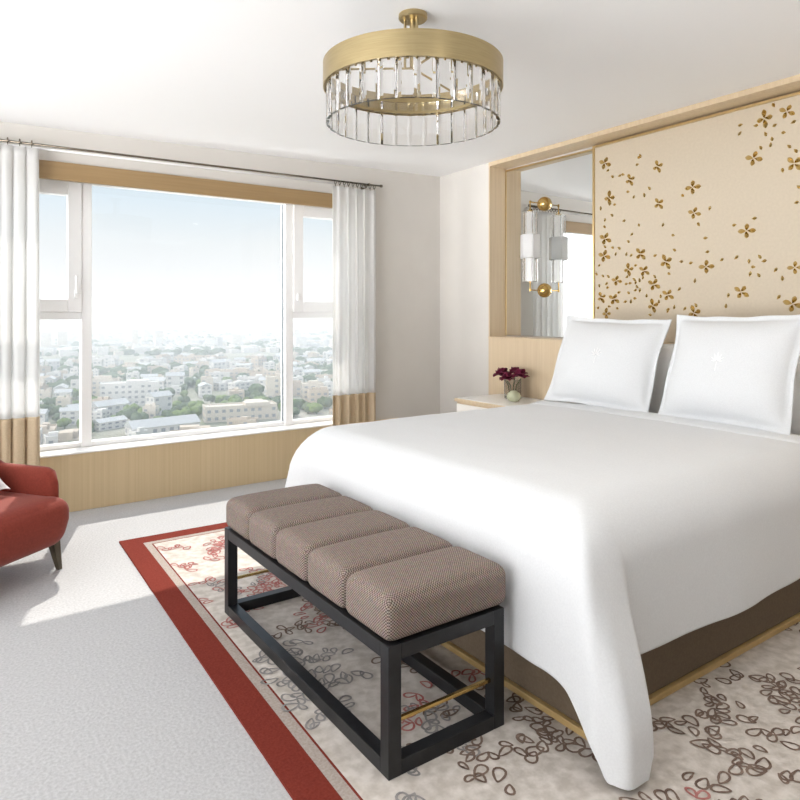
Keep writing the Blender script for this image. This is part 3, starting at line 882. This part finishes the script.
def bld_mesh(w, d, h, seed, floors, roof='flat'):
    bm = BM(); rnd = random.Random(seed)
    box(bm, -w / 2, w / 2, -d / 2, d / 2, 0, h)
    if roof == 'flat':
        t_ = .35
        for (a, b, c, e) in ((-w / 2, w / 2, -d / 2, -d / 2 + t_), (-w / 2, w / 2, d / 2 - t_, d / 2), (-w / 2, -w / 2 + t_, -d / 2, d / 2), (w / 2 - t_, w / 2, -d / 2, d / 2)):
            box(bm, a, b, c, e, h, h + .8)
        for _ in range(rnd.randint(1, 3)):
            x, y, s = rnd.uniform(-.3, .3) * w, rnd.uniform(-.3, .3) * d, rnd.uniform(.1, .22) * w
            box(bm, x - s, x + s, y - s * .7, y + s * .7, h, h + rnd.uniform(1.5, 3.2))
    else:
        v = [bm.verts.new(p) for p in ((-w / 2 - .6, -d / 2 - .6, h), (w / 2 + .6, -d / 2 - .6, h), (w / 2 + .6, d / 2 + .6, h), (-w / 2 - .6, d / 2 + .6, h), (-w / 2 - .6, 0, h + d * .28), (w / 2 + .6, 0, h + d * .28))]
        for q in ((0, 1, 5, 4), (2, 3, 4, 5), (0, 4, 3), (1, 2, 5), (0, 3, 2, 1)):
            f = bm.faces.new([v[i] for i in q]); f.material_index = 2
    fh = h / floors
    for fl in range(floors):
        z = fl * fh + fh * .3
        for (L_, ax_) in ((w, 0), (d, 1)):
            nwin = max(2, int(L_ / 4))
            for k in range(nwin):
                if rnd.random() < .18: continue
                c = -L_ / 2 + (k + .5) * L_ / nwin; hw2 = L_ / nwin * .24
                for s in (-1, 1):
                    if ax_ == 0: box(bm, c - hw2, c + hw2, s * d / 2 - .08, s * d / 2 + .08, z, z + fh * .42, mi=1)
                    else: box(bm, s * w / 2 - .08, s * w / 2 + .08, c - hw2, c + hw2, z, z + fh * .42, mi=1)
    return bm
protos = []
rc = random.Random(77)
for i in range(14):
    w_, d_ = rc.uniform(8, 22), rc.uniform(7, 13); fl = rc.choice((1, 2, 2, 3, 3, 4))
    o = build('city_building', bld_mesh(w_, d_, fl * 3.1, i, fl, 'flat' if i % 5 else 'gable'), [M[rc.choice(('b_white', 'b_white', 'b_white', 'b_cream', 'b_beige'))], M['b_win'], M['b_roof']])
    protos.append((o, max(w_, d_)))
placed = []
def free(p, r):
    return all((p.x - q[0]) ** 2 + (p.y - q[1]) ** 2 > (r + q[2]) ** 2 for q in placed)
def hero(px, py, w_, d_, h, fl, m, rz, label, seed, roof='flat'):
    p = at(px, py_base(py)); p.z = GZ
    o = build('city_building', bld_mesh(w_, d_, h, seed, fl, roof), [M[m], M['b_win'], M['b_roof']], loc=p, rot=(0, 0, math.radians(rz)))
    tag(o, label, 'building'); placed.append((p.x, p.y, max(w_, d_) * .62))
hero(130, 404, 36, 14, 14, 4, 'b_white', -14, 'long white apartment block seen in the middle of the big pane', 201)
hero(276, 404, 13, 13, 18, 5, 'b_cream', -20, 'cream apartment tower beside the dark line of the big pane', 202)
hero(163, 432, 34, 12, 4.2, 1, 'b_white', 6, 'long low white shed with a pale pitched roof near the sill', 203, 'gable')
hero(240, 419, 40, 14, 8, 2, 'b_cream', -12, 'long cream low building near the sill in the big pane', 204)
hero(312, 403, 14, 12, 13, 4, 'b_cream', -20, 'cream block of flats seen in the side pane next to the curtain', 205)
hero(64, 444, 16, 9, 4, 1, 'b_white', 0, 'small flat white house seen low in the side pane by the armchair', 206)
hero(104, 398, 16, 12, 13, 4, 'b_cream', -14, 'cream stepped building adjoining the long white apartment block', 207)
nb = 0
first = {}
GLAB = 'pale flat-roofed building in the hazy city beyond the window'
tries = 0
while nb < 285 and tries < 9000:
    tries += 1
    az = math.radians(rc.uniform(2, 36)); r = 300 + 760 * (tries / 9000 * .25 + rc.random() ** .85 * .75)
    p = Vector((r * math.sin(az), r * math.cos(az), GZ))
    i = rc.randrange(len(protos)); o, sz_ = protos[i]; s = rc.uniform(.7, 1.05)
    if r < 520 and rc.random() < .55: continue
    if not free(p, sz_ * s * .6): continue
    if i not in first: c = o; first[i] = 1
    else: c = o.copy(); COL.objects.link(c)
    c.location = p; c.rotation_euler = (0, 0, math.radians(rc.choice((-15, -15, 75, 20, -40)) + rc.uniform(-6, 6))); c.scale = (s, s, s * rc.uniform(.8, 1.25))
    tag(c, GLAB, 'building', 'distant city buildings')
    placed.append((p.x, p.y, sz_ * s * .55)); nb += 1
# the rest of the city, too many to tell apart
bm = BM()
for _ in range(5200):
    az = math.radians(rc.uniform(-58, 40) if rc.random() < .3 else rc.uniform(1, 37)); r = rc.uniform(1020, 3600)
    p = Vector((r * math.sin(az), r * math.cos(az), GZ))
    w_, d_, h_ = rc.uniform(7, 20), rc.uniform(6, 14), rc.choice((4, 5, 6, 8, 10))
    if rc.random() < .03: h_ = rc.uniform(18, 30)
    box(bm, p.x - w_ / 2, p.x + w_ / 2, p.y - d_ / 2, p.y + d_ / 2, GZ, GZ + h_, mi=rc.choice((0, 0, 0, 1, 2)))
tag(build('far_city_buildings', bm, [M['b_white'], M['b_cream'], M['b_roof']]), 'mass of tiny pale buildings fading into haze towards the horizon', 'buildings', kind='stuff')
def tree_mesh(seed, h, w):
    bm = BM(); rnd = random.Random(seed)
    for _ in range(7):
        c = Vector((rnd.uniform(-.3, .3) * w, rnd.uniform(-.3, .3) * w, h * rnd.uniform(.45, .75))); rad = w * rnd.uniform(.22, .36)
        r_ = bmesh.ops.create_icosphere(bm, subdivisions=2, radius=rad)
        for v in r_['verts']:
            v.co = c + v.co * (1 + .35 * mnoise.noise(v.co * (1.6 / rad) + c))
            v.co.z = max(v.co.z, h * .15)
    tube(bm, [(0, 0, 0), (0, 0, h * .4)], w * .04, 6)
    return bm
tps = []
for i in range(8):
    tps.append(build('city_tree', tree_mesh(i, rc.uniform(5, 8), rc.uniform(6, 9)), M['leaf'] if i % 2 else M['leaf_dark'], smooth='all'))
nt_, tries, used = 0, 0, set()
TL = 'green tree among the pale city buildings below the window'
while nt_ < 300 and tries < 8000:
    tries += 1
    az = math.radians(rc.uniform(3, 34)); r = 275 + 330 * rc.random()
    p = Vector((r * math.sin(az), r * math.cos(az), GZ))
    if mnoise.noise(Vector((p.x * .012, p.y * .02, 9.3))) < -.08: continue
    if not free(p, 3.0): continue
    i = rc.randrange(8)
    if i not in used: c = tps[i]; used.add(i)
    else: c = tps[i].copy(); COL.objects.link(c)
    s = rc.uniform(.7, 1.3); c.location = p; c.scale = (s, s, s * rc.uniform(.8, 1.1)); c.rotation_euler = (0, 0, rc.uniform(0, 6.28))
    tag(c, TL, 'tree', 'city trees'); nt_ += 1
bm = BM()
for _ in range(3000):
    az = math.radians(rc.uniform(1, 37)); r = 560 + 2200 * rc.random() ** 1.3
    p = Vector((r * math.sin(az), r * math.cos(az), GZ))
    if mnoise.noise(Vector((p.x * .008, p.y * .012, 2.3))) < -.05: continue
    s = rc.uniform(3, 7)
    r_ = bmesh.ops.create_icosphere(bm, subdivisions=1, radius=s)
    for v in r_['verts']: v.co = Vector((p.x + v.co.x * 1.3, p.y + v.co.y, GZ + s * .6 + v.co.z * .8))
tag(build('far_city_trees', bm, M['leaf_dark'], smooth='all'), 'mass of tiny trees between the far city buildings', 'trees', kind='stuff')

# haze over the city: one homogeneous scattering volume standing outdoors
def haze():
    m = bpy.data.materials.new('haze'); m.use_nodes = True
    nt = m.node_tree; nt.nodes.clear()
    out = N(nt, 'ShaderNodeOutputMaterial'); vs_ = N(nt, 'ShaderNodeVolumeScatter')
    vs_.inputs['Color'].default_value = (.60, .64, .68, 1); vs_.inputs['Density'].default_value = .0011; vs_.inputs['Anisotropy'].default_value = .1
    nt.links.new(vs_.outputs[0], out.inputs['Volume'])
    return m
bm = BM()
box(bm, -3800, 3800, 120, 4200, GZ - 2, GZ + 78)
hz = build('haze', bm, haze()); tag(hz, 'pale haze lying over the distant city', 'haze', kind='stuff')

# ------------------------------------------------------------------ light
sun = bpy.data.lights.new('sun', 'SUN'); sun.energy = 3.4; sun.angle = math.radians(.6); sun.color = (1, .95, .87)
so_ = bpy.data.objects.new('sun', sun); COL.objects.link(so_)
so_.rotation_euler = Vector((-.335, -1, -1.197)).to_track_quat('-Z', 'Y').to_euler()

w = bpy.data.worlds.new('sky'); SC.world = w; w.use_nodes = True
nt = w.node_tree; bg = nt.nodes['Background']
tc = N(nt, 'ShaderNodeTexCoord'); sp = N(nt, 'ShaderNodeSeparateXYZ'); cr = N(nt, 'ShaderNodeValToRGB')
nt.links.new(tc.outputs['Generated'], sp.inputs[0]); nt.links.new(sp.outputs['Z'], cr.inputs['Fac'])
e = cr.color_ramp.elements
e[0].position = 0.0; e[0].color = (.97, .99, 1.0, 1)
e[1].position = 1.0; e[1].color = (.30, .52, .85, 1)
for pos, c in ((.05, (.97, .99, 1.0, 1)), (.10, (.93, .98, 1.0, 1)), (.16, (.80, .92, 1.0, 1)), (.4, (.55, .74, .95, 1))):
    q = e.new(pos); q.color = c
# western sky made brighter, most below the horizon, to light the room
mr = N(nt, 'ShaderNodeMapRange'); mr.inputs['From Min'].default_value = .1; mr.inputs['From Max'].default_value = -.8
mr.inputs['To Min'].default_value = .85; mr.inputs['To Max'].default_value = 7.0
nt.links.new(sp.outputs['X'], mr.inputs['Value'])
mw = N(nt, 'ShaderNodeMix', data_type='RGBA'); mf = N(nt, 'ShaderNodeMapRange')
mf.inputs['From Min'].default_value = .05; mf.inputs['From Max'].default_value = -.5
nt.links.new(sp.outputs['X'], mf.inputs['Value']); nt.links.new(mf.outputs[0], mw.inputs[0])
nt.links.new(cr.outputs[0], mw.inputs[6]); mw.inputs[7].default_value = (.985, .99, 1, 1)
ud = N(nt, 'ShaderNodeMapRange'); ud.inputs['From Min'].default_value = -.15; ud.inputs['From Max'].default_value = .15
ud.inputs['To Min'].default_value = 11.0; ud.inputs['To Max'].default_value = 2.8
nt.links.new(sp.outputs['Z'], ud.inputs['Value']); nt.links.new(ud.outputs[0], mr.inputs['To Max'])
nt.links.new(mw.outputs[2], bg.inputs['Color']); nt.links.new(mr.outputs[0], bg.inputs['Strength'])

# ------------------------------------------------------------------ camera and view
cam = bpy.data.cameras.new('camera'); cam.sensor_width = 36; cam.sensor_fit = 'HORIZONTAL'
cam.lens = 665 / 800 * 36; cam.shift_y = -88 / 800; cam.clip_end = 9000; cam.clip_start = .05
co = bpy.data.objects.new('camera', cam); COL.objects.link(co)
co.location = (0, 0, EYE); co.rotation_euler = (PI / 2, 0, -math.radians(35.1))
SC.camera = co
vs2 = SC.view_settings
SC.display_settings.display_device = 'sRGB'
vs2.view_transform = 'Standard'; vs2.look = 'None'; vs2.gamma = 1.0; vs2.exposure = 0.2; vs2.use_curve_mapping = False
cy = SC.cycles
cy.max_bounces = 14; cy.diffuse_bounces = 5; cy.glossy_bounces = 5; cy.transmission_bounces = 12; cy.transparent_max_bounces = 16; cy.volume_bounces = 1
cy.caustics_reflective = True; cy.caustics_refractive = False; cy.sample_clamp_indirect = 6.0
cy.use_denoising = True
